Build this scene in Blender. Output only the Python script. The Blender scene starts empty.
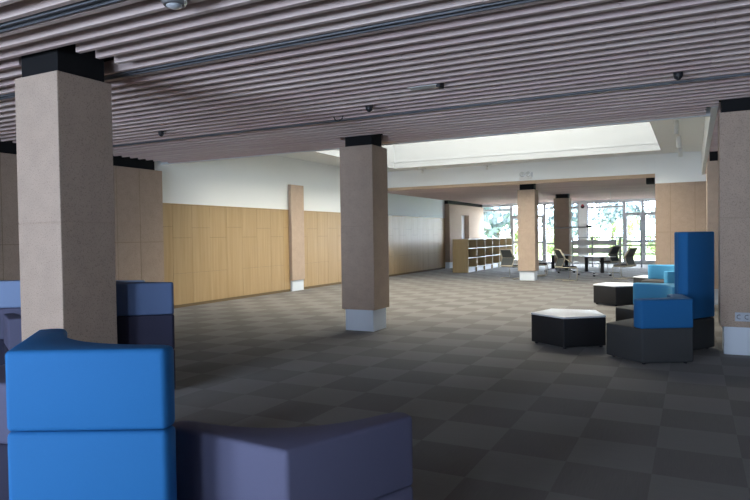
import bpy, bmesh, math, random
from mathutils import Vector, Matrix
random.seed(7)
C = bpy.context.scene.collection
PI = math.pi
SC = bpy.context.scene

# ------------------------------------------------------------------ materials
def nodes(name):
    m = bpy.data.materials.new(name); m.use_nodes = True
    nt = m.node_tree
    return m, nt, nt.nodes['Principled BSDF']

def N(nt, typ, **kw):
    n = nt.nodes.new(typ)
    for k, v in kw.items(): setattr(n, k, v)
    return n

def plain(name, col, rough=0.6, metal=0.0, spec=0.4, noise=0.06, scale=30.0, bump=0.0):
    """a plain surface with a faint mottling so nothing is perfectly flat"""
    m, nt, b = nodes(name)
    tc = N(nt, 'ShaderNodeTexCoord'); nz = N(nt, 'ShaderNodeTexNoise')
    nz.inputs['Scale'].default_value = scale; nz.inputs['Detail'].default_value = 3
    nt.links.new(tc.outputs['Object'], nz.inputs['Vector'])
    mix = N(nt, 'ShaderNodeMix', data_type='RGBA')
    mix.inputs[6].default_value = [c * (1 - noise) for c in col] + [1]
    mix.inputs[7].default_value = [min(1, c * (1 + noise)) for c in col] + [1]
    nt.links.new(nz.outputs['Fac'], mix.inputs[0])
    nt.links.new(mix.outputs[2], b.inputs['Base Color'])
    b.inputs['Roughness'].default_value = rough; b.inputs['Metallic'].default_value = metal
    b.inputs['Specular IOR Level'].default_value = spec
    if bump:
        bp = N(nt, 'ShaderNodeBump'); bp.inputs['Strength'].default_value = bump; bp.inputs['Distance'].default_value = 0.01
        nt.links.new(nz.outputs['Fac'], bp.inputs['Height']); nt.links.new(bp.outputs['Normal'], b.inputs['Normal'])
    return m

def carpet_mat():
    m, nt, b = nodes('carpet_tiles')
    L = nt.links.new
    geo = N(nt, 'ShaderNodeNewGeometry'); sep = N(nt, 'ShaderNodeSeparateXYZ'); L(geo.outputs['Position'], sep.inputs[0])
    def math_(op, a, bb=None, c=None):
        n = N(nt, 'ShaderNodeMath', operation=op)
        for i, v in enumerate((a, bb, c)):
            if v is None: continue
            if isinstance(v, (int, float)): n.inputs[i].default_value = v
            else: L(v, n.inputs[i])
        return n.outputs[0]
    fx = math_('DIVIDE', math_('ADD', sep.outputs[0], 0.25 + 110.0), 0.55)
    fy = math_('DIVIDE', math_('ADD', sep.outputs[1], -4.468 + 114.4), 0.572)
    par = math_('MODULO', math_('ADD', math_('FLOOR', fx), math_('FLOOR', fy)), 2.0)
    # fibres: along Y on the dark tiles, along X on the light ones
    comb1 = N(nt, 'ShaderNodeCombineXYZ'); comb2 = N(nt, 'ShaderNodeCombineXYZ')
    L(math_('MULTIPLY', sep.outputs[0], 130.0), comb1.inputs[0]); L(math_('MULTIPLY', sep.outputs[1], 5.0), comb1.inputs[1])
    L(math_('MULTIPLY', sep.outputs[0], 5.0), comb2.inputs[0]); L(math_('MULTIPLY', sep.outputs[1], 130.0), comb2.inputs[1])
    n1 = N(nt, 'ShaderNodeTexNoise'); n2 = N(nt, 'ShaderNodeTexNoise')
    for n, c in ((n1, comb1), (n2, comb2)):
        n.inputs['Scale'].default_value = 1.0; n.inputs['Detail'].default_value = 2; L(c.outputs[0], n.inputs['Vector'])
    # a slightly different shade for every tile
    cell = N(nt, 'ShaderNodeCombineXYZ'); L(math_('FLOOR', fx), cell.inputs[0]); L(math_('FLOOR', fy), cell.inputs[1])
    wn = N(nt, 'ShaderNodeTexWhiteNoise', noise_dimensions='2D'); L(cell.outputs[0], wn.inputs['Vector'])
    def two(fac, c0, c1):
        x = N(nt, 'ShaderNodeMix', data_type='RGBA'); L(fac, x.inputs[0])
        x.inputs[6].default_value = c0 + (1,); x.inputs[7].default_value = c1 + (1,)
        return x.outputs[2]
    dark = two(n1.outputs['Fac'], (0.068, 0.061, 0.054), (0.106, 0.097, 0.085))
    light = two(n2.outputs['Fac'], (0.110, 0.105, 0.097), (0.160, 0.153, 0.142))
    x = N(nt, 'ShaderNodeMix', data_type='RGBA'); L(par, x.inputs[0]); L(dark, x.inputs[6]); L(light, x.inputs[7])
    hsv = N(nt, 'ShaderNodeHueSaturation'); L(x.outputs[2], hsv.inputs['Color'])
    L(math_('MULTIPLY_ADD', wn.outputs['Value'], 0.16, 0.92), hsv.inputs['Value'])
    L(hsv.outputs[0], b.inputs['Base Color'])
    b.inputs['Roughness'].default_value = 0.85; b.inputs['Specular IOR Level'].default_value = 0.25
    b.inputs['Sheen Weight'].default_value = 0.15
    return m

def felt_mat(name, col):
    """speckled pressed-fibre cladding board"""
    m, nt, b = nodes(name); L = nt.links.new
    geo = N(nt, 'ShaderNodeNewGeometry')
    n1 = N(nt, 'ShaderNodeTexNoise'); n1.inputs['Scale'].default_value = 90; n1.inputs['Detail'].default_value = 4
    n2 = N(nt, 'ShaderNodeTexNoise'); n2.inputs['Scale'].default_value = 6; n2.inputs['Detail'].default_value = 2
    L(geo.outputs['Position'], n1.inputs['Vector']); L(geo.outputs['Position'], n2.inputs['Vector'])
    r = N(nt, 'ShaderNodeValToRGB'); r.color_ramp.elements[0].position = 0.32; r.color_ramp.elements[1].position = 0.458
    r.color_ramp.elements[0].color = [c * 0.78 for c in col] + [1]; r.color_ramp.elements[1].color = [c * 1.18 for c in col] + [1]
    L(n1.outputs['Fac'], r.inputs[0])
    h = N(nt, 'ShaderNodeHueSaturation'); L(r.outputs[0], h.inputs['Color'])
    mm = N(nt, 'ShaderNodeMath', operation='MULTIPLY_ADD'); mm.inputs[1].default_value = 0.2; mm.inputs[2].default_value = 0.9
    L(n2.outputs['Fac'], mm.inputs[0]); L(mm.outputs[0], h.inputs['Value']); L(h.outputs[0], b.inputs['Base Color'])
    bp = N(nt, 'ShaderNodeBump'); bp.inputs['Strength'].default_value = 0.25; bp.inputs['Distance'].default_value = 0.004
    L(n1.outputs['Fac'], bp.inputs['Height']); L(bp.outputs['Normal'], b.inputs['Normal'])
    b.inputs['Roughness'].default_value = 0.9; b.inputs['Specular IOR Level'].default_value = 0.15
    return m

def grain_mat(name, c0, c1, axis, rough=0.5, freq=22.0):
    """timber with the grain running along one world axis"""
    m, nt, b = nodes(name); L = nt.links.new
    geo = N(nt, 'ShaderNodeNewGeometry'); mp = N(nt, 'ShaderNodeMapping')
    s = [freq, freq, freq]; s[axis] = freq * 0.045
    mp.inputs['Scale'].default_value = s
    L(geo.outputs['Position'], mp.inputs[0])
    n1 = N(nt, 'ShaderNodeTexNoise'); n1.inputs['Scale'].default_value = 1; n1.inputs['Detail'].default_value = 4; n1.inputs['Distortion'].default_value = 0.4
    L(mp.outputs[0], n1.inputs['Vector'])
    r = N(nt, 'ShaderNodeValToRGB'); r.color_ramp.elements[0].position = 0.3; r.color_ramp.elements[1].position = 0.7
    r.color_ramp.elements[0].color = c0 + (1,); r.color_ramp.elements[1].color = c1 + (1,)
    L(n1.outputs['Fac'], r.inputs[0]); L(r.outputs[0], b.inputs['Base Color'])
    b.inputs['Roughness'].default_value = rough; b.inputs['Specular IOR Level'].default_value = 0.3
    return m

def glass_mat(name, tint, refl=0.06):
    m = bpy.data.materials.new(name); m.use_nodes = True; nt = m.node_tree; nt.nodes.clear(); L = nt.links.new
    o = N(nt, 'ShaderNodeOutputMaterial'); t = N(nt, 'ShaderNodeBsdfTransparent'); g = N(nt, 'ShaderNodeBsdfGlossy')
    t.inputs['Color'].default_value = tint + (1,); g.inputs['Roughness'].default_value = 0.02
    fr = N(nt, 'ShaderNodeMix', data_type='FLOAT'); mx = N(nt, 'ShaderNodeMixShader'); mx.inputs[0].default_value = refl
    L(t.outputs[0], mx.inputs[1]); L(g.outputs[0], mx.inputs[2]); L(mx.outputs[0], o.inputs[0])
    return m

M = dict(
    carpet=carpet_mat(),
    felt=felt_mat('pillar_felt_board', (0.42, 0.327, 0.258)),
    felt_wall=felt_mat('wall_felt_board', (0.365, 0.28, 0.22)),
    white=plain('white_paint', (0.82, 0.85, 0.86), 0.7, noise=0.015, scale=2),
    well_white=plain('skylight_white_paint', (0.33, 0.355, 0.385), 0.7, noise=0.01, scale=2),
    grey_wall=plain('grey_paint', (0.35, 0.36, 0.37), 0.8, noise=0.03, scale=3),
    plinth=plain('pale_plinth_paint', (0.72, 0.79, 0.87), 0.55, noise=0.02, scale=4),
    black=plain('matt_black_paint', (0.012, 0.012, 0.013), 0.8, noise=0.1, scale=5, spec=0.2),
    slat=grain_mat('limed_timber_slat', (0.64, 0.495, 0.455), (0.76, 0.61, 0.56), 0, 0.6, 12),
    fascia=grain_mat('timber_fascia', (0.40, 0.29, 0.20), (0.48, 0.36, 0.26), 0, 0.6, 10),
    wood=grain_mat('maple_wall_panel', (0.40, 0.275, 0.132), (0.47, 0.335, 0.180), 2, 0.45, 16),
    wood_gap=plain('panel_joint', (0.17, 0.12, 0.065), 0.8),
    shelf_wood=grain_mat('shelf_maple', (0.56, 0.42, 0.22), (0.64, 0.49, 0.28), 2, 0.45, 20),
    shelf_back=plain('shelf_back_board', (0.30, 0.21, 0.12), 0.6),
    shelf_white=plain('shelf_white_edge', (0.68, 0.70, 0.70), 0.4, noise=0.02),
    track=plain('grey_metal_track', (0.17, 0.18, 0.20), 0.5, 0.2, noise=0.05),
    frame=plain('grey_window_frame', (0.50, 0.52, 0.56), 0.45, 0.1, noise=0.03),
    steel=plain('brushed_steel', (0.55, 0.56, 0.58), 0.3, 0.8, noise=0.04),
    blue=plain('bright_blue_upholstery', (0.019, 0.150, 0.385), 0.75, noise=0.05, scale=240, bump=0.05, spec=0.25),
    teal=plain('sky_blue_upholstery', (0.080, 0.335, 0.58), 0.75, noise=0.05, scale=240, bump=0.05, spec=0.25),
    pale_blue=plain('pale_blue_upholstery', (0.24, 0.33, 0.52), 0.75, noise=0.05, scale=240, bump=0.05, spec=0.25),
    slate=plain('slate_blue_upholstery', (0.097, 0.145, 0.265), 0.75, noise=0.05, scale=240, bump=0.05, spec=0.25),
    purple=plain('grey_violet_upholstery', (0.105, 0.107, 0.175), 0.75, noise=0.05, scale=240, bump=0.05, spec=0.25),
    navy=plain('dark_navy_upholstery', (0.032, 0.032, 0.058), 0.8, noise=0.06, scale=240, bump=0.05, spec=0.2),
    charcoal=plain('charcoal_upholstery', (0.062, 0.064, 0.066), 0.8, noise=0.06, scale=240, bump=0.05, spec=0.2),
    table_side=plain('black_table_side', (0.018, 0.018, 0.020), 0.6, noise=0.06, scale=50),
    table_top=plain('white_laminate', (0.80, 0.82, 0.86), 0.38, noise=0.01, scale=10, spec=0.6),
    chair_frame=plain('beige_plastic', (0.56, 0.51, 0.40), 0.4, noise=0.03),
    mesh=plain('dark_grey_mesh', (0.085, 0.095, 0.10), 0.7, noise=0.1, scale=120),
    cushion=plain('black_seat_fabric', (0.022, 0.022, 0.026), 0.9, spec=0.1),
    dark=plain('dark_plastic', (0.02, 0.02, 0.024), 0.5),
    white_plastic=plain('white_plastic', (0.72, 0.73, 0.72), 0.35, noise=0.01),
    socket_plate=plain('pale_socket_plate', (0.50, 0.54, 0.60), 0.35, noise=0.01),
    red=plain('red_plastic', (0.30, 0.03, 0.05), 0.4),
    lens=plain('clear_lamp_lens', (0.75, 0.78, 0.80), 0.1, 0.3, noise=0.01, spec=0.7),
    barrier=plain('light_grey_board', (0.78, 0.79, 0.78), 0.5, noise=0.02),
    ground=plain('pale_paving', (0.6, 0.6, 0.58), 0.9, noise=0.1, scale=0.5),
    grass=plain('grass', (0.22, 0.32, 0.10), 0.9, noise=0.3, scale=0.7),
    leaf_green=plain('light_green_leaves', (0.25, 0.33, 0.13), 0.7, noise=0.35, scale=1.5),
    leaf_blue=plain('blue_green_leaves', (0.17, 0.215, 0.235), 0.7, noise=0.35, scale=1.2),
    bark=plain('bark', (0.12, 0.09, 0.07), 0.9, noise=0.3, scale=8),
    glass=glass_mat('clear_glass', (0.90, 0.95, 1.0)),
    glass_tint=glass_mat('blue_tinted_glass', (0.86, 0.92, 1.0)),
    glass_roof=glass_mat('rooflight_glass', (0.96, 0.94, 0.88), 0.04),
)

# ------------------------------------------------------------------ mesh helpers
def V(*a): return Vector(a)

def box(bm, x0, x1, y0, y1, z0, z1, mi=0, bev=0.0, mat=None):
    r = bmesh.ops.create_cube(bm, size=1.0)
    vs = r['verts']
    for v in vs:
        v.co = Vector(((x0 + x1) / 2 + v.co.x * (x1 - x0), (y0 + y1) / 2 + v.co.y * (y1 - y0), (z0 + z1) / 2 + v.co.z * (z1 - z0)))
    if mat is not None:
        for v in vs: v.co = mat @ v.co
    fs = {f for v in vs for f in v.link_faces}
    for f in fs: f.material_index = mi
    if bev:
        es = list({e for v in vs for e in v.link_edges})
        rb = bmesh.ops.bevel(bm, geom=es, offset=bev, segments=2, affect='EDGES', profile=0.5)
        for f in rb['faces']: f.material_index = mi
    return vs

def prism(bm, pts, z0, z1, mi=0, bev=0.0, seg=3, clamp=True):
    """closed outline (list of (x,y), anticlockwise) extruded from z0 to z1, its edges rounded"""
    lo = [bm.verts.new((p[0], p[1], z0)) for p in pts]; hi = [bm.verts.new((p[0], p[1], z1)) for p in pts]
    n = len(pts); fs = [bm.faces.new(lo[::-1]), bm.faces.new(hi)]
    for i in range(n):
        fs.append(bm.faces.new((lo[i], lo[(i + 1) % n], hi[(i + 1) % n], hi[i])))
    for f in fs: f.material_index = mi
    if bev:
        bm.normal_update()
        es = set()
        for f in fs[:2]: es.update(f.edges)
        for i in range(n):
            a = Vector(pts[i - 1]) - Vector(pts[i]); b = Vector(pts[(i + 1) % n]) - Vector(pts[i])
            if a.angle(b, 0) < math.radians(150):
                es.add(bm.edges.get((lo[i], hi[i])))
        rb = bmesh.ops.bevel(bm, geom=list(es), offset=bev, segments=seg, affect='EDGES', profile=0.5, clamp_overlap=clamp)
        for f in rb['faces']: f.material_index = mi
    return fs

def tube(bm, pts, r, mi=0, seg=8):
    pts = [Vector(p) for p in pts]
    rings = []
    for i, p in enumerate(pts):
        if i == 0: d = pts[1] - p
        elif i == len(pts) - 1: d = p - pts[i - 1]
        else: d = (pts[i + 1] - p).normalized() + (p - pts[i - 1]).normalized()
        d.normalize()
        a = d.cross(V(0, 0, 1)) if abs(d.z) < 0.95 else d.cross(V(1, 0, 0))
        a.normalize(); b = d.cross(a)
        rings.append([bm.verts.new(p + (a * math.cos(2 * PI * k / seg) + b * math.sin(2 * PI * k / seg)) * r) for k in range(seg)])
    for i in range(len(rings) - 1):
        for k in range(seg):
            f = bm.faces.new((rings[i][k], rings[i][(k + 1) % seg], rings[i + 1][(k + 1) % seg], rings[i + 1][k])); f.material_index = mi; f.smooth = True
    for rg in (rings[0][::-1], rings[-1]):
        f = bm.faces.new(rg); f.material_index = mi

def lathe(bm, prof, origin=(0, 0, 0), seg=20, mi=0):
    ox, oy, oz = origin
    rings = [[bm.verts.new((ox + r * math.cos(2 * PI * k / seg), oy + r * math.sin(2 * PI * k / seg), oz + z)) for k in range(seg)] for r, z in prof]
    for i in range(len(rings) - 1):
        for k in range(seg):
            f = bm.faces.new((rings[i][k], rings[i][(k + 1) % seg], rings[i + 1][(k + 1) % seg], rings[i + 1][k])); f.smooth = True; f.material_index = mi
    for rg in (rings[0], rings[-1]):
        try: bm.faces.new(rg).material_index = mi
        except ValueError: pass

def obj(name, bm, mats, parent=None, smooth=False, loc=None):
    bmesh.ops.recalc_face_normals(bm, faces=bm.faces)
    me = bpy.data.meshes.new(name); bm.to_mesh(me); bm.free()
    if not isinstance(mats, (list, tuple)): mats = [mats]
    for m in mats: me.materials.append(M[m] if isinstance(m, str) else m)
    if smooth:
        me.polygons.foreach_set('use_smooth', [True] * len(me.polygons))
        me.set_sharp_from_angle(angle=math.radians(35))
    o = bpy.data.objects.new(name, me); C.objects.link(o)
    if parent is not None: o.parent = parent
    if loc is not None: o.location = loc
    return o

def tag(o, label, cat, group=None, kind=None):
    o['label'] = label; o['category'] = cat
    if group: o['group'] = group
    if kind: o['kind'] = kind
    return o

def thing(name, label, cat, loc=(0, 0, 0), rz=0.0, group=None):
    o = bpy.data.objects.new(name, None); C.objects.link(o); o.empty_display_size = 0.1
    o.location = loc; o.rotation_euler = (0, 0, rz)
    return tag(o, label, cat, group)

def struct(name, bm, mats, label=None, cat=None, parent=None):
    o = obj(name, bm, mats, parent); o['kind'] = 'structure'
    if label: o['label'] = label
    if cat: o['category'] = cat
    return o

def BM(): return bmesh.new()

def dup(root, loc, rz, label, group=None):
    r = root.copy(); C.objects.link(r); r.location = loc; r.rotation_euler = (0, 0, rz); r['label'] = label
    if group: r['group'] = group
    for ch in list(root.children):
        c = ch.copy(); C.objects.link(c); c.parent = r
        for g in ch.children:
            d = g.copy(); C.objects.link(d); d.parent = c
    return r

# ------------------------------------------------------------------ dimensions
XL, XR = -10.75, 4.6          # left wall, right wall
YF, YB = -6.0, 34.0
ZC, ZW = 3.30, 4.00           # slat underside, atrium ceiling
ZCLAD = 3.13
YE = 10.42                    # end of the near slatted bay
YBK = 21.0                    # bulkhead in front of the rear bay
XBK = 0.17                    # bulkhead of the right-hand bay
SKY = (-9.45, -0.82, 12.1, 20.1)

# ------------------------------------------------------------------ floor and walls
bm = BM(); box(bm, XL - 0.3, XR + 0.3, YF - 0.3, YB + 0.1, -0.2, 0.0)
struct('floor', bm, 'carpet', 'checkered grey carpet tile floor of the hall', 'floor')

bm = BM(); box(bm, XL - 0.25, XL, 10.2, YB + 0.1, 0, 5.4); 
struct('wall_left', bm, 'white', 'white upper wall above the maple panelling', 'wall')

# maple panelling: individual boards with open joints, staggered cross joints
bm = BM()
box(bm, XL, XL + 0.006, 10.25, 28.45, 0.05, 2.415, 1)
edges = [10.26]
y = 10.70
while y < 28.4: edges.append(y); y += 0.625
edges.append(28.44)
for i in range(len(edges) - 1):
    a, b = edges[i] + 0.003, edges[i + 1] - 0.003
    if i % 2: cuts = [0.07, 0.80, 1.64, 2.415]
    else: cuts = [0.07, 0.0, 1.90, 2.415] if i % 4 == 0 else [0.07, 0.80, 1.88, 2.415]
    cuts = sorted(c for c in cuts if c > 0.01)
    zc = 0.07
    for c in cuts[1:]:
        box(bm, XL + 0.004, XL + 0.028, a, b, zc, c - 0.006, 0); zc = c
box(bm, XL, XL + 0.035, 10.25, 28.45, 2.415, 2.435, 0)
struct('wall_left_panelling', bm, ['wood', 'wood_gap'], 'light maple panelling along the left wall', 'wall panelling')
bm = BM(); box(bm, XL, XL + 0.02, 10.25, 28.45, 0, 0.07)
struct('baseboard_left', bm, 'wood_gap', 'dark recessed skirting under the maple panelling', 'baseboard')

# brown felt wall at the near left, black recessed strip above
bm = BM()
box(bm, XL - 0.25, -10.55, YF, 10.25, 0, ZCLAD, 0, 0.0)
for k in range(14): box(bm, -10.551, -10.546, YF, 10.24, 1.55, 1.556, 1) if k == 0 else None
for yy in (9.6, 9.0, 7.8, 6.6, 5.4, 4.2, 3.0, 1.8): box(bm, -10.551, -10.548, yy, yy + 0.006, 0.0, ZCLAD - 0.01, 1)
struct('wall_left_front', bm, ['felt_wall', 'wood_gap'], 'brown felt board wall at the near left', 'wall')
bm = BM(); box(bm, XL - 0.25, -10.66, YF, 10.14, ZCLAD, 3.7)
struct('trim_1', bm, 'black', 'black recessed strip above the brown felt wall', 'trim')

# brown felt box wall in the rear left corner, with a narrow slot window
bm = BM()
XN = -10.5
box(bm, XL - 0.25, XN, 28.5, 30.27, 0.30, ZCLAD); box(bm, XL - 0.25, XN, 31.45, YB, 0.30, ZCLAD)
box(bm, XL - 0.25, XN, 30.27, 31.45, 2.63, ZCLAD); box(bm, XL - 0.25, XL - 0.15, 30.27, 31.45, 0.3, 2.63, 1)
struct('wall_rear_left', bm, ['felt_wall', 'plinth'], 'brown felt wall with a tall narrow recess behind the shelf', 'wall')
bm = BM(); box(bm, XL - 0.25, XN - 0.05, 28.56, YB, 0, 0.30)
struct('baseboard_rear_left', bm, 'plinth', 'pale plinth under the rear brown felt wall', 'baseboard')
bm = BM(); box(bm, XL - 0.25, XN - 0.07, 28.5, YB, ZCLAD, ZC + 0.05)
struct('trim_2', bm, 'black', 'black recessed strip above the rear brown felt wall', 'trim')

# front, right, back-right walls
WF = [(-8.1, -5.5), (-4.6, -2.3), (-0.8, 0.4), (1.7, 2.05)]
bm = BM()
xs = [XL - 0.25] + [v for w in WF for v in w] + [XR + 0.25]
for i in range(0, len(xs), 2): box(bm, xs[i], xs[i + 1], YF - 0.25, YF, 0, 3.7)
for a, b in WF: box(bm, a, b, YF - 0.25, YF, 0, 0.3); box(bm, a, b, YF - 0.25, YF, 3.15, 3.7)
struct('wall_front', bm, 'grey_wall', 'grey wall behind the viewer', 'wall')
bm = BM(); box(bm, XR, XR + 0.25, YF, YB + 0.1, 0, 3.7)
struct('wall_right', bm, 'white', 'wall closing the right aisle', 'wall')

bm = BM()
box(bm, -1.04, XR, 21.03, 21.6, 0, 3.10)
for xx in (-0.62, 0.05, 0.9, 1.8, 2.7): box(bm, xx, xx + 0.006, 21.027, 21.03, 0.0, 3.1, 1)
box(bm, -1.04, XR, 21.027, 21.03, 1.60, 1.606, 1)
struct('wall_back_right', bm, ['felt_wall', 'wood_gap'], 'brown felt wall behind the blue seats', 'wall')
bm = BM(); box(bm, -1.04, XBK + 0.2, 21.03, 21.6, 3.10, ZW + 0.05)
struct('wall_back_right_upper', bm, 'white', 'white wall above the brown felt wall', 'wall')
bm = BM(); box(bm, -1.30, -1.045, 21.12, 21.55, ZC - 0.18, ZC + 0.13)
struct('trim_3', bm, 'black', 'black recessed head beside the rear fascia', 'trim')

# ------------------------------------------------------------------ ceilings
PITCH, PH = 0.2085, 4.88 - 24 * 0.2085
holes = [(-5.76, -4.95, 3.66, 4.42), (-5.47, -4.65, 9.28, 9.95), (0.31, 1.05, 9.28, 9.95), (0.20, 1.05, 15.2, 16.1), (-5.55, -4.75, 21.35, 22.15), (-5.50, -4.62, 27.45, 28.4)]
TRK = (3.03, 4.55, 8.00)
def slats(x0, x1, ya, yb, holes_, skip=()):
    bm = BM(); k = math.ceil((ya - PH) / PITCH)
    while PH + k * PITCH < yb:
        y = PH + k * PITCH; k += 1
        xa, xb = x0, x1
        segs = [(xa, xb)]
        for hx0, hx1, hy0, hy1 in holes_:
            if hy0 < y < hy1:
                ns = []
                for a, b in segs:
                    if hx1 <= a or hx0 >= b: ns.append((a, b)); continue
                    if a < hx0: ns.append((a, hx0))
                    if hx1 < b: ns.append((hx1, b))
                segs = ns
        rnd = random.Random(k * 13 + int(ya))
        for a, b in segs:
            # boards butt-jointed end to end at random places
            p = a
            while p < b:
                q = min(b, p + rnd.uniform(2.6, 4.4))
                if b - q < 0.5: q = b
                dz = rnd.uniform(-0.002, 0.002); 
                box(bm, p + 0.001, q - 0.001, y - 0.023, y + 0.023, ZC + dz, ZC + 0.12, rnd.choice((0, 0, 1, 2)))
                p = q
    return bm
M['slat_b'] = grain_mat('limed_timber_slat_pinkish', (0.62, 0.465, 0.44), (0.74, 0.575, 0.545), 0, 0.6, 12)
M['slat_c'] = grain_mat('limed_timber_slat_pale', (0.67, 0.53, 0.48), (0.78, 0.64, 0.585), 0, 0.6, 12)
SM = ['slat', 'slat_b', 'slat_c']
def ystop(bm): return bm
struct('ceiling', slats(-10.40, XBK, YF, YE, holes), SM, 'pinkish timber slat ceiling over the near bay', 'ceiling')
struct('ceiling_right_front', slats(XBK, XR, YF, 9.72, holes), SM, 'timber slat ceiling of the near right aisle', 'ceiling')
struct('ceiling_right', slats(XBK + 0.145, XR, 9.72, 21.0, holes), SM, 'timber slat ceiling of the right aisle', 'ceiling')
struct('ceiling_rear', slats(XL + 0.02, XR, YBK + 0.12, YB - 0.1, holes + [(-1.05, XR + 1, 20.9, 21.65)]), SM, 'timber slat ceiling of the rear bay', 'ceiling')
# black slabs above the slats
bm = BM()
box(bm, XL - 0.25, XR + 0.25, YF - 0.25, YE, 3.44, 3.7); box(bm, XBK + 0.16, XR + 0.25, YE, 21.02, 3.44, 3.7)
box(bm, XL - 0.25, -1.04, YBK + 0.1, YB + 0.2, 3.44, 3.7); box(bm, -1.04, XR + 0.25, 21.6, YB + 0.2, 3.44, 3.7)
struct('ceiling_void', bm, 'black', 'black soffit above the timber slats', 'ceiling')
# atrium ceiling with the rooflight opening
sx0, sx1, sy0, sy1 = SKY
bm = BM()
box(bm, XL - 0.25, sx0, YE - 0.1, YBK + 0.4, ZW, ZW + 0.2); box(bm, sx1, XBK + 0.15, YE - 0.1, YBK + 0.5, ZW, ZW + 0.2)
box(bm, sx0, sx1, YE - 0.1, sy0, ZW, ZW + 0.2); box(bm, sx0, sx1, sy1, YBK + 0.5, ZW, ZW + 0.2)
struct('ceiling_atrium', bm, 'white', 'white ceiling around the rooflight', 'ceiling')
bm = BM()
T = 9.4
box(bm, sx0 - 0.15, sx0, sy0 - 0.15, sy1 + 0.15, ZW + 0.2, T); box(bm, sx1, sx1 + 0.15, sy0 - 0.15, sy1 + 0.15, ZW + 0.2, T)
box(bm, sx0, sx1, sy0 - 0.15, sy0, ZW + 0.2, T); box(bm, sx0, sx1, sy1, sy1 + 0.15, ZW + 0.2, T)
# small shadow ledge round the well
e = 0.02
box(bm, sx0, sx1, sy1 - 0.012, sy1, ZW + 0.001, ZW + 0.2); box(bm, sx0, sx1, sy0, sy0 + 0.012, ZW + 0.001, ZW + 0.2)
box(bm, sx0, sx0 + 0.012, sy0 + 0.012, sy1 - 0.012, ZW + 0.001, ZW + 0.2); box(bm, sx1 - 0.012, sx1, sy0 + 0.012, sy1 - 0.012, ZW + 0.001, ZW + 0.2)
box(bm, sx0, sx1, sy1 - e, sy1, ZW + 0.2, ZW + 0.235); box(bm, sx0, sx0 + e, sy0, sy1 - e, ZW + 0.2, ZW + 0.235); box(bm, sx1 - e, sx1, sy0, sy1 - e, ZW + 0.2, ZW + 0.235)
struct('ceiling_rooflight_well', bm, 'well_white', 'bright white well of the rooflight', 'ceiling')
w = bpy.data.objects.new('window_1', None); C.objects.link(w); w['kind'] = 'structure'; w['label'] = 'large rooflight over the middle of the hall'; w['category'] = 'rooflight'
bm = BM()
for i in range(5):
    x = sx0 + (sx1 - sx0) * i / 4; box(bm, x - 0.04, x + 0.04, sy0, sy1, T, T + 0.1)
for yy in (sy0, (sy0 + sy1) / 2, sy1): box(bm, sx0, sx1, yy - 0.04, yy + 0.04, T, T + 0.1)
struct('window_frame', bm, 'white_plastic', parent=w)
bm = BM(); box(bm, sx0 - 0.1, sx1 + 0.1, sy0 - 0.1, sy1 + 0.1, T + 0.1, T + 0.12)
struct('pane', bm, 'glass_roof', parent=w)

# bulkheads between the slatted bays and the atrium
bm = BM(); box(bm, XL, XBK + 0.06, YE, YE + 0.08, ZC, ZW); struct('trim_4', bm, 'white', 'white bulkhead over the near slat edge', 'bulkhead')
bm = BM(); box(bm, XL, -1.04, YBK, YBK + 0.1, ZC + 0.10, ZW); struct('trim_5', bm, 'white', 'white bulkhead above the rear fascia', 'bulkhead')
bm = BM(); box(bm, XL, -1.04, YBK - 0.02, YBK + 0.1, ZC - 0.01, ZC + 0.10); struct('trim_6', bm, 'fascia', 'beige timber fascia along the rear bay', 'fascia')
bm = BM(); box(bm, XBK + 0.06, XBK + 0.14, 9.76, 21.03, ZC, ZW); struct('trim_7', bm, 'white', 'white bulkhead over the right aisle', 'bulkhead')

# ------------------------------------------------------------------ pillars
def pillar(label, x0, x1, y0, y1, seam=1.77, inset=0.045, ztop=ZCLAD, zbot=0.35, hx_in=0.06, hy_in=0.10):
    cx, cy = (x0 + x1) / 2, (y0 + y1) / 2
    t = thing('pillar', label, 'pillar', (cx, cy, 0), 0)
    hx, hy = (x1 - x0) / 2, (y1 - y0) / 2
    bm = BM()
    box(bm, -hx, hx, -hy, hy, zbot, seam - 0.003, 0, 0.008); box(bm, -hx, hx, -hy, hy, seam + 0.003, ztop, 0, 0.008)
    box(bm, -hx + 0.006, hx - 0.006, -hy + 0.006, hy - 0.006, seam - 0.02, seam + 0.02, 0)
    obj('cladding', bm, 'felt', t)
    bm = BM(); box(bm, -hx + inset, hx - inset, -hy + inset, hy - inset, 0.0, zbot + 0.02, 0, 0.004); p = obj('plinth', bm, 'plinth', t); p['label'] = 'pale painted plinth'
    bm = BM(); box(bm, -hx + hx_in, hx - hx_in, -hy + hy_in, hy - hy_in, ztop - 0.02, 3.44); p = obj('head', bm, 'black', t); p['label'] = 'black recessed head'
    return t
pillar('big felt-clad pillar at the near left, standing among the blue and violet seats', -5.665, -5.06, 3.70, 4.29, hx_in=0.045, hy_in=0.045)
pillar('felt-clad pillar standing alone in the middle of the carpet', -5.37, -4.742, 9.22, 9.80, zbot=0.365)
pr = pillar('felt-clad pillar at the right edge, beside the tall blue seat, with sockets', 0.306, 0.93, 9.215, 9.80, zbot=0.365, hx_in=0.03)
pillar('felt-clad pillar seen edge-on behind the right edge pillar', 0.27, 0.93, 15.4, 16.0)
pillar('felt-clad pillar under the rear fascia beside the chairs and shelf', -5.42, -4.82, 21.47, 22.03, zbot=0.33)
pillar('darkest felt-clad pillar, furthest back against the bright windows', -5.385, -4.735, 27.6, 28.2)
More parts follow.
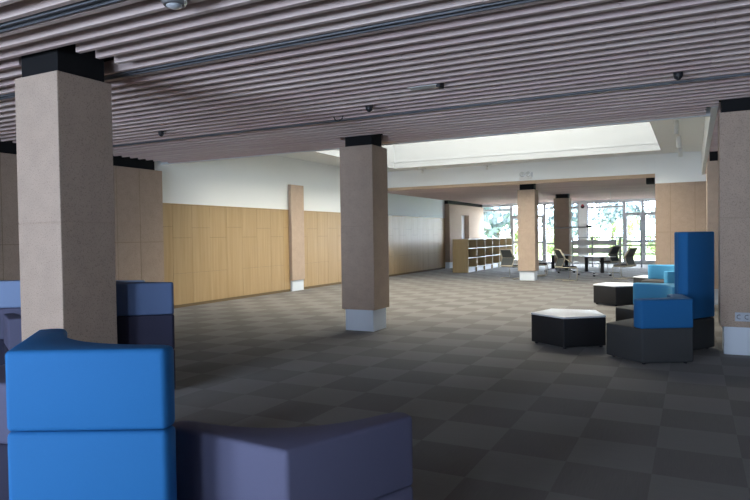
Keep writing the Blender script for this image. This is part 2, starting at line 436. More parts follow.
# flat pilaster on the maple wall
t = thing('pilaster', 'flat felt pilaster on the maple wall, with a white plinth', 'pilaster', (XL + 0.036, 15.68, 0), 0)
bm = BM(); box(bm, 0.0, 0.10, -0.34, 0.34, 0.32, 3.18, 0, 0.006); obj('cladding', bm, 'felt', t)
bm = BM(); box(bm, 0.0, 0.07, -0.30, 0.30, 0, 0.33, 0, 0.004); p = obj('plinth', bm, 'plinth', t); p['label'] = 'white plinth'

# ------------------------------------------------------------------ far window wall, its windows and doors
bm = BM()
ZH = 3.22
box(bm, XL - 0.25, XR + 0.25, YB, YB + 0.2, ZH, 3.7, 0); box(bm, XL - 0.25, -10.62, YB, YB + 0.2, 0, ZH); 
box(bm, -5.34, -4.94, YB - 0.05, YB + 0.2, 0, ZH); box(bm, 0.2, XR + 0.25, YB, YB + 0.2, 0, ZH)
struct('wall_back', bm, 'white', 'white wall strips between the far windows', 'wall')
def window(n, x0, x1, transom, label, rails=()):
    w = bpy.data.objects.new('window_%d' % n, None); C.objects.link(w); w.location = (x0, YB, 0); w['kind'] = 'structure'; w['label'] = label; w['category'] = 'window'
    W = x1 - x0; bm = BM(); f = 0.07
    box(bm, 0, f, 0, 0.12, 0, ZH); box(bm, W - f, W, 0, 0.12, 0, ZH); box(bm, f, W - f, 0, 0.12, ZH - f, ZH); box(bm, f, W - f, 0, 0.12, 0, 0.1)
    box(bm, f, W - f, 0, 0.12, transom - 0.05, transom + 0.05)
    for r in rails: box(bm, f, W - f, 0, 0.1, r - 0.045, r + 0.045)
    fo = struct('window_frame', bm, 'frame', parent=w)
    bm = BM(); box(bm, f, W - f, 0.05, 0.06, 0.1, ZH - f); struct('pane', bm, 'glass', parent=w)
    return w
def door(n, x0, x1, label):
    w = bpy.data.objects.new('door_%d' % n, None); C.objects.link(w); w.location = (x0, YB, 0); w['kind'] = 'structure'; w['label'] = label; w['category'] = 'door'
    W = x1 - x0; f = 0.13; h = 2.62; bm = BM()
    box(bm, 0, f, -0.02, 0.12, 0, h); box(bm, W - f, W, -0.02, 0.12, 0, h); box(bm, f, W - f, -0.02, 0.12, h - 0.16, h); box(bm, f, W - f, -0.02, 0.12, 0, 0.2)
    box(bm, f, W - f, -0.01, 0.11, 1.10, 1.22)
    box(bm, 0, 0.06, 0, 0.1, h, ZH); box(bm, W - 0.06, W, 0, 0.1, h, ZH); box(bm, 0.06, W - 0.06, 0, 0.1, ZH - 0.06, ZH)
    struct('door_frame', bm, 'frame', parent=w)
    bm = BM(); box(bm, f, W - f, 0.05, 0.06, 0.2, h - 0.16); box(bm, 0.06, W - 0.06, 0.05, 0.06, h, ZH - 0.06); struct('pane', bm, 'glass', parent=w)
    bm = BM(); tube(bm, [(W - 0.06, -0.02, 0.9), (W - 0.06, -0.08, 0.9), (W - 0.06, -0.08, 1.3), (W - 0.06, -0.02, 1.3)], 0.015); struct('door_handle', bm, 'steel', parent=w)
window(2, -10.62, -8.92, 2.96, 'far window on the left above the shelf')
door(1, -8.92, -8.0, 'grey framed glass door left of the rear pillar')
door(2, -8.0, -7.12, 'grey framed glass door behind the rear pillar')
window(3, -7.12, -5.34, 2.96, 'far window behind the darkest pillar', (1.09,))
window(4, -4.94, -3.12, 2.95, 'wide far window right of the red alarm')
door(3, -3.12, -2.25, 'left leaf of the glass doors at the far right')
door(4, -2.25, -1.38, 'right leaf of the glass doors at the far right')
window(5, -1.38, 0.2, 2.95, 'far window hidden by the brown wall')

# windows behind the viewer
for i, (a, b) in enumerate(WF):
    w = bpy.data.objects.new('window_%d' % (6 + i), None); C.objects.link(w); w.location = (a, YF, 0); w['kind'] = 'structure'; w['label'] = 'tinted window behind the viewer'; w['category'] = 'window'
    W = b - a; bm = BM()
    for x in (0.03, W / 2, W - 0.03): box(bm, x - 0.03, x + 0.03, -0.2, -0.1, 0.3, 3.15)
    box(bm, 0, W, -0.2, -0.1, 0.3, 0.36); box(bm, 0, W, -0.2, -0.1, 3.09, 3.15)
    struct('window_frame', bm, 'frame', parent=w)
    bm = BM(); box(bm, 0, W, -0.155, -0.145, 0.3, 3.15); struct('pane', bm, 'glass_tint', parent=w)

# ------------------------------------------------------------------ five-sided modular seats and tables
def D(deg): return Vector((math.cos(math.radians(deg)), math.sin(math.radians(deg))))
def pent(s):                       # vertices of a regular pentagon, centre at origin; vertex 0 at angle 0
    R = s / (2 * math.sin(PI / 5)); return [D(72 * k) * R for k in range(5)]
def offset_in(pts, d):
    return [p * (1 - d / p.length) for p in pts]
def wing(s, cap=0.14, mid=0.32, cap_l=None):
    """outline of the curved backrest: two outer edges of the pentagon (vertices 4,0,1) and a hollow inner curve"""
    P = pent(s); V0, V1, V2 = P[4], P[0], P[1]
    c0 = V0 + (P[3] - V0).normalized() * (cap_l or cap); c2 = V2 + (P[2] - V2).normalized() * cap
    m = V1 * (1 - mid / V1.length)
    pts = [V0, V1, V2]
    n = 18
    # inner line: the smooth run from one end cap to the other, bulging to the hollow at the middle
    q = 2 * m - (c2 + c0) * 0.5
    def cur(u): return c2 * (1 - u) ** 2 + q * 2 * u * (1 - u) + c0 * u ** 2
    ur = 0.13
    a0 = V2.lerp(c2, 0.25); a1 = cur(ur); b0 = V0.lerp(c0, 0.25); b1 = cur(1 - ur)
    for i in range(6):                     # rounded tip at one end
        u = i / 6; pts.append(a0 * (1 - u) ** 2 + c2 * 2 * u * (1 - u) + a1 * u ** 2)
    for i in range(n + 1):
        u = ur + (1 - 2 * ur) * i / n
        pts.append(cur(u))
    for i in range(1, 7):                  # rounded tip at the other end
        u = i / 6; pts.append(b1 * (1 - u) ** 2 + c0 * 2 * u * (1 - u) + b0 * u ** 2)
    return [(p.x, p.y) for p in pts]

def seat(name, label, cat, vertex, ang, s, base, backs, group=None, base_full=True, feet=True, cap=0.14, mid=0.32, cap_l=None):
    """vertex: where the outer corner of the backrest stands; ang: direction from that corner to the centre (degrees).
    base: (height, material); backs: list of (z0, z1, material, part name)"""
    R = s / (2 * math.sin(PI / 5)); c = Vector(vertex) + D(ang) * R
    t = thing(name, label, cat, (c.x, c.y, 0), math.radians(ang + 180), group)
    out = [(p.x, p.y) for p in pent(s)]; wg = wing(s, cap, mid, cap_l)
    zf = 0.025
    bm = BM(); prism(bm, out if base_full else wg, zf, base[0], 0, 0.022); obj('base', bm, base[1], t, True)
    for z0, z1, mt, nm in backs:
        bm = BM(); prism(bm, wg, z0, z1, 0, 0.020, 4, False); obj(nm, bm, mt, t, True)
    for p in (offset_in(pent(s), 0.1) if base_full else [Vector(wg[0]) * 0.86, Vector(wg[1]) * 0.82, Vector(wg[2]) * 0.86]):
        bm = BM(); lathe(bm, [(0.02, 0.0), (0.022, 0.005), (0.022, zf + 0.01)], (p.x, p.y, 0), 10); obj('foot', bm, 'dark', t)
    return t

def ptable(label, centre, vang, s, zt=0.45):
    t = thing('low_table', label, 'table', (centre[0], centre[1], 0), math.radians(vang), 'five-sided low tables')
    out = [(p.x, p.y) for p in pent(s)]; ins = [(p.x, p.y) for p in offset_in(pent(s), 0.006)]
    bm = BM(); prism(bm, ins, 0.03, zt - 0.025, 0, 0.012); obj('base', bm, 'table_side', t, True)
    bm = BM(); prism(bm, out, zt - 0.025, zt, 0, 0.005, 2); o = obj('tabletop', bm, 'table_top', t, True); o['label'] = 'white tabletop'
    for p in offset_in(pent(s), 0.08):
        bm = BM(); lathe(bm, [(0.02, 0.0), (0.025, 0.005), (0.025, 0.035)], (p.x, p.y, 0), 10); obj('foot', bm, 'dark', t)
    return t

# near left: tall bright blue piece, its outer faces towards us
seat('modular_seat', 'bright blue two-tier high curved seat back at the bottom left corner', 'seat', (-2.36, 1.47), 81, 0.615, (0.45, 'blue'),
     [(0.45, 0.862, 'blue', 'lower_back'), (0.865, 1.18, 'blue', 'upper_back')], base_full=False, cap=0.13, mid=0.31, cap_l=0.15)
seat('modular_seat', 'grey violet low curved seat in the bottom foreground, right of the bright blue one', 'seat', (-1.405, 1.965), 122, 0.69, (0.45, 'purple'),
     [(0.45, 0.775, 'purple', 'backrest')])
# round the near left pillar
seat('modular_seat', 'slate blue high-backed seat on dark navy base, right of the near left pillar', 'seat', (-5.305, 4.43), 92, 0.60, (0.45, 'navy'),
     [(0.45, 0.818, 'navy', 'lower_back'), (0.82, 1.155, 'slate', 'upper_back')], base_full=False, cap=0.08)
seat('modular_seat', 'pale blue backrest just showing over the slate blue seat right of the near left pillar', 'seat', (-7.74, 6.25), 92, 0.62, (0.45, 'navy'),
     [(0.45, 1.0, 'pale_blue', 'backrest')])
seat('modular_seat', 'pale blue high-backed seat with violet middle tier, left of the near left pillar', 'seat', (-7.54, 4.30), 92, 0.62, (0.45, 'navy'),
     [(0.45, 0.818, 'purple', 'lower_back'), (0.82, 1.14, 'pale_blue', 'upper_back')])
seat('modular_seat', 'dark violet low seat half hidden between the near left pillar and the pale blue one', 'seat', (-6.42, 4.05), 98, 0.60, (0.45, 'navy'),
     [(0.45, 0.79, 'purple', 'backrest')])
seat('modular_seat', 'grey violet seat cut by the left edge, behind the bright blue one', 'seat', (-3.80, 2.09), 66, 0.62, (0.45, 'navy'),
     [(0.45, 0.80, 'purple', 'backrest')])
# right: blue seats on charcoal bases
seat('modular_seat', 'blue backed seat on charcoal base, nearest of the right-hand group', 'seat', (0.0, 8.40), 155, 0.632, (0.44, 'charcoal'),
     [(0.44, 0.79, 'blue', 'backrest')], cap=0.24)
seat('modular_seat', 'tallest blue seat back, standing by the right edge pillar', 'seat', (0.262, 9.64), 183.6, 0.61, (0.43, 'charcoal'),
     [(0.44, 1.60, 'blue', 'high_back')], cap=0.19)
seat('modular_seat', 'sky blue backed seat facing us behind the nearest right-hand one', 'seat', (-0.21, 10.86), 226, 0.62, (0.44, 'charcoal'),
     [(0.44, 0.79, 'teal', 'backrest')], cap=0.21)
seat('modular_seat', 'blue backed seat showing only its end between the tall back and the far blue seat', 'seat', (0.10, 14.35), 150, 0.62, (0.44, 'charcoal'),
     [(0.44, 0.79, 'teal', 'backrest')], cap=0.21)
seat('modular_seat', 'sky blue backed seat furthest back, by the brown felt wall', 'seat', (-0.34, 17.15), 240, 0.66, (0.44, 'charcoal'),
     [(0.44, 0.79, 'teal', 'backrest')], cap=0.21)
ptable('five-sided black table with white top, nearest of the three', (-1.61, 9.33), -88, 0.645)
ptable('five-sided black table with white top, behind the nearest one', (-1.50, 14.90), 18 + 36, 0.64)
ptable('small white table top furthest back, beside the far sky blue seat', (-0.98, 17.72), 18 + 30, 0.52)

# ------------------------------------------------------------------ pigeonhole shelf
t = thing('shelf_unit', 'low maple shelf of open compartments, its end panel facing us', 'shelf', (-9.20, 25.3, 0), 0)
LW, LL, LH = 0.70, 7.2, 1.43
bm = BM(); box(bm, 0, LW, 0, 0.03, 0.0, LH, 0, 0.003); obj('end_panel', bm, 'shelf_wood', t)
bm = BM(); box(bm, 0, LW, LL - 0.03, LL, 0.0, LH, 0, 0.003); obj('end_panel', bm, 'shelf_wood', t)
bm = BM(); box(bm, 0, LW + 0.005, 0.03, LL - 0.03, LH - 0.03, LH, 0, 0.002); obj('top_panel', bm, 'shelf_white', t)
bm = BM(); box(bm, 0.25, 0.28, 0.03, LL - 0.03, 0.2, LH - 0.03); obj('back_panel', bm, 'shelf_back', t)
for z in (0.19, 0.60, 1.01):
    bm = BM(); box(bm, 0.28, LW, 0.03, LL - 0.03, z, z + 0.03); obj('shelf_board', bm, 'shelf_white', t)
bm = BM(); box(bm, 0.10, LW - 0.06, 0.03, LL - 0.03, 0.0, 0.19); obj('toe_board', bm, 'shelf_white', t)
for k in range(1, 6):
    yy = LL * k / 6
    bm = BM(); box(bm, 0.28, LW + 0.001, yy - 0.022, yy + 0.022, 0.0, LH - 0.03); box(bm, LW + 0.001, LW + 0.006, yy - 0.022, yy + 0.022, 0.0, LH - 0.03, 1); obj('divider', bm, ['shelf_wood', 'shelf_white'], t)

# ------------------------------------------------------------------ meeting tables and chairs
def meeting_table(label, x, y, deg, L=1.5, W=0.75):
    t = thing('meeting_table', label, 'table', (x, y, 0), math.radians(deg), 'white meeting tables')
    bm = BM(); box(bm, -L / 2, L / 2, -W / 2, W / 2, 0.71, 0.735, 0, 0.008); obj('tabletop', bm, 'table_top', t)
    bm = BM(); box(bm, -L / 2 + 0.2, L / 2 - 0.2, -0.04, 0.04, 0.665, 0.71); obj('beam', bm, 'dark', t)
    for sx in (-1, 1):
        xx = sx * (L / 2 - 0.25)
        bm = BM(); box(bm, xx - 0.035, xx + 0.035, -0.06, 0.06, 0.13, 0.71, 0, 0.01); lg = obj('leg', bm, 'dark', t)
        bm = BM(); tube(bm, [(xx, -0.36, 0.075), (xx, -0.1, 0.12), (xx, 0.1, 0.12), (xx, 0.36, 0.075)], 0.022); f = obj('foot_bar', bm, 'steel', lg)
        for sy in (-1, 1):
            bm = BM()
            for q in (-0.022, 0.022):
                lathe(bm, [(0.0, -0.01), (0.036, -0.01), (0.036, 0.01), (0.0, 0.01)], (0, 0, 0), 14)
                for v in bm.verts:
                    if not v.tag: v.co = Vector((v.co.z + xx + q, v.co.x + sy * 0.345, v.co.y + 0.037)); v.tag = True
            obj('caster', bm, 'dark', lg)
    return t
meeting_table('white topped meeting table between the mesh chairs, right of the darkest pillar', -3.33, 24.65, -48, 1.5, 0.8)
meeting_table('white topped meeting table further left, in front of the darkest pillar', -4.95, 26.5, -50, 1.6, 0.85)

def make_chair(label):
    """cantilever meeting chair facing +X: kinked mesh back in a beige frame, dark seat, sled legs"""
    t = thing('meeting_chair', label, 'chair', (0, 0, 0), 0, 'beige framed mesh chairs')
    bm = BM(); box(bm, -0.22, 0.24, -0.27, 0.27, 0.41, 0.49, 0, 0.02); obj('seat', bm, 'cushion', t, True)
    # back: lower panel leans forward-to-back, kink at 0.76, upper panel leans back
    A, B, K = V(-0.30, 0, 0.46), V(-0.36, 0, 1.06), V(-0.19, 0, 0.76)
    def side(sy, fl):
        return [A + V(0, sy * 0.25, 0), K + V(0, sy * fl, 0), B + V(0, sy * 0.24, 0)]
    bm = BM()
    for p, q in ((A, K), (K, B)):
        vs = []
        for off in (-0.008, 0.008):
            vs.append([bm.verts.new(c) for c in (p + V(off, -0.25, 0), p + V(off, 0.25, 0), q + V(off, 0.25, 0), q + V(off, -0.25, 0))])
        bm.faces.new(vs[0]); bm.faces.new(vs[1][::-1])
        for i in range(4): bm.faces.new((vs[0][i], vs[0][(i + 1) % 4], vs[1][(i + 1) % 4], vs[1][i]))
    obj('back_mesh', bm, 'mesh', t)
    bm = BM()
    for sy in (-1, 1):
        tube(bm, side(sy, 0.27), 0.030)
        tube(bm, [K + V(0, sy * 0.27, 0), V(-0.02, sy * 0.25, 0.66), V(0.0, sy * 0.24, 0.46)], 0.015)
    tube(bm, [A + V(0, -0.25, 0), A + V(0, 0.25, 0)], 0.030); tube(bm, [B + V(0, -0.24, 0), B + V(0, 0.24, 0)], 0.02); tube(bm, [K + V(0, -0.27, 0), K + V(0, 0.27, 0)], 0.012)
    obj('back_frame', bm, 'chair_frame', t)
    for sy in (-1, 1):
        y = sy * 0.27
        bm = BM(); tube(bm, [(-0.30, y, 0.455), (-0.05, y, 0.445), (0.17, y, 0.44), (0.255, y, 0.41), (0.24, y, 0.06), (0.22, y, 0.02), (0.15, y, 0.015), (-0.28, y, 0.015)], 0.015)
        obj('leg', bm, 'chair_frame', t)
    return t
c0 = make_chair('beige framed mesh chair left of the rear pillar, next to the shelf')
c0.location = (-5.90, 22.45, 0); c0.rotation_euler = (0, 0, math.radians(68))
for x, y, a, lb in [(-3.86, 21.95, 36, 'beige framed mesh chair seen from the side, right of the rear pillar'),
                    (-5.22, 24.0, 5, 'mesh chair mostly hidden behind the rear pillar, only its dark seat showing'),
                    (-3.0, 26.35, 150, 'mesh chair with dark back behind the right-hand meeting table'),
                    (-2.17, 23.3, 156, 'mesh chair at the right end of the right-hand meeting table')]:
    dup(c0, (x, y, 0), math.radians(a), lb)

# ------------------------------------------------------------------ low slatted barrier in front of the windows
t = thing('barrier', 'low light grey boarded barrier with dark posts before the windows', 'barrier', (-5.15, 30.8, 0), 0)
for xx in (0.02, 0.92, 1.95, 3.05, 4.0):
    bm = BM(); box(bm, xx - 0.035, xx + 0.035, -0.035, 0.035, 0, 1.39, 0, 0.004); obj('post', bm, 'frame', t)
bm = BM(); box(bm, -0.05, 4.05, -0.045, 0.045, 1.375, 1.42, 0, 0.01); obj('top_rail', bm, 'frame', t)
for z0, z1, xe in ((1.04, 1.28, 1.92), (0.66, 0.92, 1.92), (0.25, 0.5, 1.92)):
    for xa, xb in ((0.055, 0.885), (0.955, 1.915)):
        bm = BM(); box(bm, xa, xb, -0.015, 0.015, z0, z1, 0, 0.004); obj('board', bm, 'barrier', t)
for z in (1.02, 0.62, 0.22):
    for xa, xb in ((1.985, 3.015), (3.085, 3.965)):
        bm = BM(); box(bm, xa, xb, -0.015, 0.015, z - 0.035, z + 0.035, 0, 0.004); obj('rail', bm, 'barrier', t)
bm = BM(); box(bm, 2.08, 2.20, -0.02, 0.02, 0.0, 1.375, 0, 0.004); p = obj('panel', bm, 'barrier', t)

# thin rail hung across the darkest pillar
t = thing('hanging_rail', 'thin grey rail hung level across the darkest pillar on wires', 'rail', (-5.34, 27.35, 1.84), 0)
bm = BM(); tube(bm, [(0, 0, 0), (1.55, 0, 0.03)], 0.028); obj('rail', bm, 'steel', t)
bm = BM(); tube(bm, [(1.5, 0, 0.03), (2.35, 0, 0.04)], 0.012); obj('thin_rail', bm, 'frame', t)
bm = BM(); box(bm, 1.35, 1.58, -0.035, 0.035, 0.0, 0.10, 0, 0.01); obj('bracket', bm, 'dark', t)
for xx, zz in ((0.1, 0.03), (2.3, 0.05)):
    bm = BM(); tube(bm, [(xx, 0, zz), (xx, 0, 1.47)], 0.006); obj('wire', bm, 'steel', t)

# ------------------------------------------------------------------ fittings
def snap(y):   # middle of the nearest gap between slats
    k = round((y - PH) / PITCH - 0.5); return PH + (k + 0.5) * PITCH
for i, (ty, lb, x0, x1) in enumerate(((3.03, 'grey metal track between the slats nearest the top left corner', -10.3, 4.0),
                              (4.55, 'grey metal track between the slats behind the near left pillar head', -10.3, 4.0),
                              (8.0, 'grey metal track furthest back in the near slat ceiling', -10.3, 4.0))):
    t = thing('lighting_track', lb, 'track', (0, snap(ty), ZC), 0, 'ceiling tracks')
    bm = BM(); box(bm, x0, x1, -0.045, -0.032, -0.006, 0.06); box(bm, x0, x1, 0.032, 0.045, -0.006, 0.06); box(bm, x0, x1, -0.045, 0.045, 0.04, 0.06); obj('channel', bm, 'track', t)
    bm = BM(); box(bm, x0, x1, -0.031, 0.031, 0.015, 0.04); obj('insert', bm, 'track', t)
    for hx in (-9.0, -6.4, -3.4, -0.6, 2.4):
        bm = BM(); box(bm, hx - 0.02, hx + 0.02, -0.02, 0.02, 0.06, 0.15); obj('hanger', bm, 'track', t)
def spot(x, y, label, body, lens, r=0.047):
    y = snap(y)
    t = thing('ceiling_spot', label, 'ceiling light', (x, y, ZC), 0)
    bm = BM(); lathe(bm, [(0.0, 0.13), (r * 0.8, 0.13), (r * 0.8, 0.03), (r, 0.02), (r, -0.02), (r * 0.85, -0.045), (r * 0.75, -0.05), (r * 0.7, -0.02), (0, -0.02)]); obj('housing', bm, body, t)
    bm = BM(); lathe(bm, [(r * 0.7, -0.03), (r * 0.6, -0.055), (r * 0.3, -0.068), (0.001, -0.07)]); obj('lens', bm, lens, t)
spot(-3.26, 3.26, 'silver domed ceiling spot cut by the top edge of the view', 'steel', 'lens', 0.09)
spot(-3.776, 7.22, 'small black ceiling spot above the middle pillar, right of the open ring fitting', 'dark', 'dark')
spot(-0.138, 7.41, 'small black ceiling spot at the right of the slats', 'dark', 'dark')
spot(-7.49, 7.26, 'tiny black ceiling spot furthest left among the slats, right of the near pillar', 'dark', 'dark', 0.045)
t = thing('ceiling_sensor', 'open black ring fitting under the slats above the middle pillar', 'ceiling fitting', (-4.488, snap(7.74), ZC), 0)
bm = BM()
tube(bm, [(0.075 * math.cos(a), 0, -0.005 - 0.075 * math.sin(a) + 0.03) for a in [PI * k / 12 for k in range(13)]], 0.009); obj('ring', bm, 'dark', t)
bm = BM(); box(bm, -0.09, 0.09, -0.015, 0.015, 0.02, 0.13); obj('bracket', bm, 'dark', t)
t = thing('ceiling_panel_light', 'thin pale panel fitting set between the slats near the centre', 'ceiling light', (-2.72, snap(6.70), ZC), 0)
bm = BM(); box(bm, -0.2, 0.16, -0.07, 0.07, -0.004, 0.012, 0, 0.003); obj('panel', bm, 'barrier', t)
bm = BM(); box(bm, 0.15, 0.20, -0.06, 0.06, -0.03, 0.12, 0, 0.004); obj('bracket', bm, 'dark', t)
# twin-head emergency light on the rear bulkhead
t = thing('emergency_light', 'white twin-head emergency light on the bulkhead above the rear pillar', 'emergency light', (-5.0, YBK - 0.001, 3.43), 0)
bm = BM(); box(bm, -0.21, 0.21, -0.07, 0, 0.0, 0.10, 0, 0.01); obj('body', bm, 'white_plastic', t)
for sx in (-0.11, 0.09):
    bm = BM(); lathe(bm, [(0.0, 0.0), (0.05, 0.01), (0.085, 0.05), (0.085, 0.075), (0.075, 0.08), (0.0, 0.078)])
    for v in bm.verts: v.co = Vector((v.co.x + sx, -0.02 - v.co.z, v.co.y + 0.18))
    obj('lamp_head', bm, 'lens', t)
bm = BM(); box(bm, 0.19, 0.22, -0.05, 0, 0.08, 0.24, 0, 0.004); obj('bracket', bm, 'frame', t)
# small white spots on the atrium ceiling
for x, y, lb in ((-8.6, 20.6, 'small white ceiling spot left of the two before the rear bulkhead'), (-6.25, 20.7, 'small white ceiling spot right of the two before the rear bulkhead')):
    t = thing('ceiling_spot', lb, 'ceiling light', (x, y, ZW), 0)
    bm = BM(); box(bm, -0.14, 0.14, -0.025, 0.025, -0.035, 0, 0, 0.005); obj('rail', bm, 'white_plastic', t)
    bm = BM(); lathe(bm, [(0.0, -0.035), (0.045, -0.04), (0.045, -0.17), (0.035, -0.175), (0.0, -0.16)]); obj('head', bm, 'white_plastic', t)
# track with three spot heads on the right
t = thing('spot_track', 'white ceiling track with three spot heads, right of the rooflight', 'track lights', (-0.31, 17.4, ZW), 0)
bm = BM(); box(bm, -0.02, 0.02, -3.3, 2.6, -0.03, 0, 0, 0.003); obj('rail', bm, 'white_plastic', t)
for yy in (-2.6, -0.2, 2.0):
    bm = BM(); lathe(bm, [(0.0, -0.03), (0.02, -0.03), (0.02, -0.09), (0.0, -0.09)], (0, yy, 0)); h = obj('spot_head', bm, 'dark', t)
    bm = BM(); lathe(bm, [(0.0, 0.17), (0.05, 0.165), (0.055, -0.1), (0.045, -0.11), (0.0, -0.10)])
    Rm = Matrix.Rotation(math.radians(18), 4, 'X')
    for v in bm.verts: v.co = Rm @ v.co + V(0, yy, -0.20)
    obj('shade', bm, 'white_plastic', h)
# fire alarm on the white strip between the windows
t = thing('fire_alarm', 'round red fire alarm on the white strip between the far windows', 'alarm', (-5.14, YB - 0.048, 3.06), 0)
bm = BM(); lathe(bm, [(0.0, 0.0), (0.065, 0.0), (0.065, 0.05), (0.055, 0.08), (0.0, 0.09)])
for v in bm.verts: v.co = Vector((v.co.x, -v.co.z, v.co.y))
obj('cover', bm, 'red', t)
bm = BM(); lathe(bm, [(0.0, 0.0), (0.095, 0.0), (0.095, 0.02), (0.0, 0.02)])
for v in bm.verts: v.co = Vector((v.co.x, -v.co.z, v.co.y - 0.06))
obj('backplate', bm, 'dark', t)
# double power socket on the right pillar
t = thing('power_socket', 'double power socket low on the right edge pillar', 'socket', (0.565, 9.2145, 0.50), 0)
bm = BM(); box(bm, -0.09, 0.09, -0.012, 0, -0.057, 0.057, 0, 0.004); obj('plate', bm, 'socket_plate', t)
for sx in (-0.042, 0.045):
    bm = BM(); tube(bm, [(sx + 0.026 * math.cos(a), -0.014, 0.026 * math.sin(a)) for a in [math.radians(60 + 24 * k) for k in range(11)]], 0.005, 0, 6); obj('outlet', bm, 'track', t)

# ------------------------------------------------------------------ outdoors
bm = BM(); box(bm, -60, 60, YB + 0.2, 42, -0.3, -0.05); struct('ground', bm, 'ground', 'pale paving outside the far windows', 'ground')
bm = BM(); box(bm, -80, 80, 42, 120, -0.3, -0.05); struct('ground_lawn', bm, 'grass', 'lawn beyond the paving', 'ground')
def tree(name, label, x, y, h, r, mt, group, trunk=True, n=900, seed=0, zb=0.35):
    rnd = random.Random(seed)
    t = thing(name, label, 'tree' if trunk else 'shrub', (x, y, -0.05), 0, group)
    bm = BM()
    blobs = [(V(rnd.uniform(-0.55, 0.55) * r, rnd.uniform(-0.4, 0.4) * r, h * rnd.uniform(zb + 0.12, 0.85)), r * rnd.uniform(0.38, 0.6)) for _ in range(9)]
    for k in range(n):
        c, q = rnd.choice(blobs); d = V(rnd.gauss(0, 1), rnd.gauss(0, 1), rnd.gauss(0, 1)).normalized()
        p = c + d * q * (rnd.random() ** 0.35)
        if p.z < 0.1: p.z = 0.1
        u = V(rnd.gauss(0, 1), rnd.gauss(0, 1), rnd.gauss(0, 1)).normalized(); w = u.cross(d)
        if w.length < 0.05: continue
        w.normalize(); s = r * rnd.uniform(0.07, 0.15)
        bm.faces.new([bm.verts.new(p + u * s), bm.verts.new(p + w * s * 0.6), bm.verts.new(p - u * s), bm.verts.new(p - w * s * 0.6)])
    obj('foliage', bm, mt, t)
    bm = BM(); 
    if trunk:
        tube(bm, [(0, 0, 0), (0.05, 0, h * 0.35), (-0.04, 0.03, h * 0.7)], 0.03 * h, 0, 10); obj('trunk', bm, 'bark', t)
    else:
        for q in range(3): tube(bm, [(0.15 * (q - 1), 0, 0), (0.25 * (q - 1), 0.05, h * 0.6)], 0.03, 0, 6)
        obj('stem', bm, 'bark', t)
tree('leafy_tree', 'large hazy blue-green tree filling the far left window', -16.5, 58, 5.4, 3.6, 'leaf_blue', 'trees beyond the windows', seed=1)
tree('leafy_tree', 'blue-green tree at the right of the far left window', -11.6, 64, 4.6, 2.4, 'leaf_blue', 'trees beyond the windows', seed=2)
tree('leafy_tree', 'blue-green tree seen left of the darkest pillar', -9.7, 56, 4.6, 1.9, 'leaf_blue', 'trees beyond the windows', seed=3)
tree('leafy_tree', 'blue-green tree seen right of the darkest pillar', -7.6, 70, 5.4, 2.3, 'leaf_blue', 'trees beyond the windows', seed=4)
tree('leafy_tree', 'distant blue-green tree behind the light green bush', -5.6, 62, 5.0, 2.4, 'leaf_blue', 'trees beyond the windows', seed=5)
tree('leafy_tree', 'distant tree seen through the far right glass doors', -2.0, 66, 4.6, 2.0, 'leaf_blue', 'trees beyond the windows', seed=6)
tree('leafy_bush', 'light green bush in the wide far window', -4.6, 50, 3.2, 1.3, 'leaf_green', 'bushes beyond the windows', False, seed=7, zb=0.05)
tree('leafy_bush', 'light green bush seen left of the darkest pillar', -9.6, 50, 2.2, 1.1, 'leaf_green', 'bushes beyond the windows', False, seed=8, zb=0.02)
tree('leafy_bush', 'light green bush behind the left glass door leaf', -2.7, 54, 2.7, 1.1, 'leaf_green', 'bushes beyond the windows', False, seed=9, zb=0.02)
tree('leafy_bush', 'light green bush seen past the right glass door leaf', -1.0, 50, 2.2, 1.0, 'leaf_green', 'bushes beyond the windows', False, seed=10, zb=0.02)
tree('leafy_bush', 'light green bush right of the darkest pillar', -7.1, 50, 2.2, 1.0, 'leaf_green', 'bushes beyond the windows', False, seed=11, zb=0.02)
tree('leafy_bush', 'light green bush seen through the door left of the rear pillar', -12.6, 50, 2.4, 1.2, 'leaf_green', 'bushes beyond the windows', False, seed=12, zb=0.02)

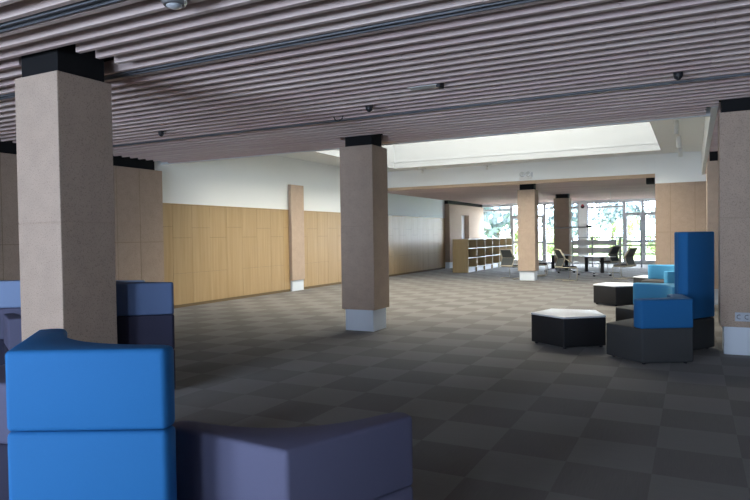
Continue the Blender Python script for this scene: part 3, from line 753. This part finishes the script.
# ------------------------------------------------------------------ daylight
w = bpy.data.worlds.new('overcast_sky'); SC.world = w; w.use_nodes = True
nt = w.node_tree; bg = nt.nodes['Background']
geo = nt.nodes.new('ShaderNodeTexCoord'); sep = nt.nodes.new('ShaderNodeSeparateXYZ'); rmp = nt.nodes.new('ShaderNodeValToRGB')
nt.links.new(geo.outputs['Generated'], sep.inputs[0]); nt.links.new(sep.outputs[2], rmp.inputs[0])
rmp.color_ramp.elements[0].position = 0.05; rmp.color_ramp.elements[0].color = (1.72, 1.83, 1.99, 1)
rmp.color_ramp.elements[1].position = 0.45; rmp.color_ramp.elements[1].color = (1.0, 0.98, 0.95, 1)
nt.links.new(rmp.outputs[0], bg.inputs['Color']); bg.inputs['Strength'].default_value = 15.5
def portal(name, loc, rot, sx, sy):
    l = bpy.data.lights.new(name, 'AREA'); l.shape = 'RECTANGLE'; l.size = sx; l.size_y = sy; l.cycles.is_portal = True
    o = bpy.data.objects.new(name, l); C.objects.link(o); o.location = loc; o.rotation_euler = rot
portal('rooflight_portal', ((sx0 + sx1) / 2, (sy0 + sy1) / 2, T - 0.02), (0, 0, 0), sx1 - sx0, sy1 - sy0)
portal('far_window_portal', (-5.2, YB - 0.1, 1.65), (math.radians(-90), 0, 0), 10.8, 3.15)
for i, (a, b) in enumerate(WF):
    portal('front_window_portal', ((a + b) / 2, YF + 0.02, 1.72), (math.radians(90), 0, 0), b - a, 2.85)

# ------------------------------------------------------------------ camera
yaw, pitch, roll, f = 0.47267, -0.0217, -0.01495, 622.55
fw = Vector((-math.sin(yaw) * math.cos(pitch), math.cos(yaw) * math.cos(pitch), math.sin(pitch)))
r = Vector((math.cos(yaw), math.sin(yaw), 0)); u = r.cross(fw)
r2 = r * math.cos(roll) + u * math.sin(roll); u2 = -r * math.sin(roll) + u * math.cos(roll)
cam = bpy.data.cameras.new('camera'); co = bpy.data.objects.new('camera', cam); C.objects.link(co)
mw = Matrix((r2, u2, -fw)).transposed().to_4x4(); mw.translation = Vector((0, 0, 1.6)); co.matrix_world = mw
cam.sensor_width = 36; cam.lens = f / 750 * 36; cam.clip_end = 300; cam.clip_start = 0.05
SC.camera = co

SC.view_settings.view_transform = 'Standard'; SC.view_settings.look = 'None'
SC.view_settings.gamma = 1; SC.view_settings.use_curve_mapping = False; SC.view_settings.exposure = 0.0
SC.cycles.max_bounces = 10; SC.cycles.diffuse_bounces = 6; SC.cycles.transparent_max_bounces = 12
SC.cycles.use_denoising = True; SC.cycles.sample_clamp_indirect = 10
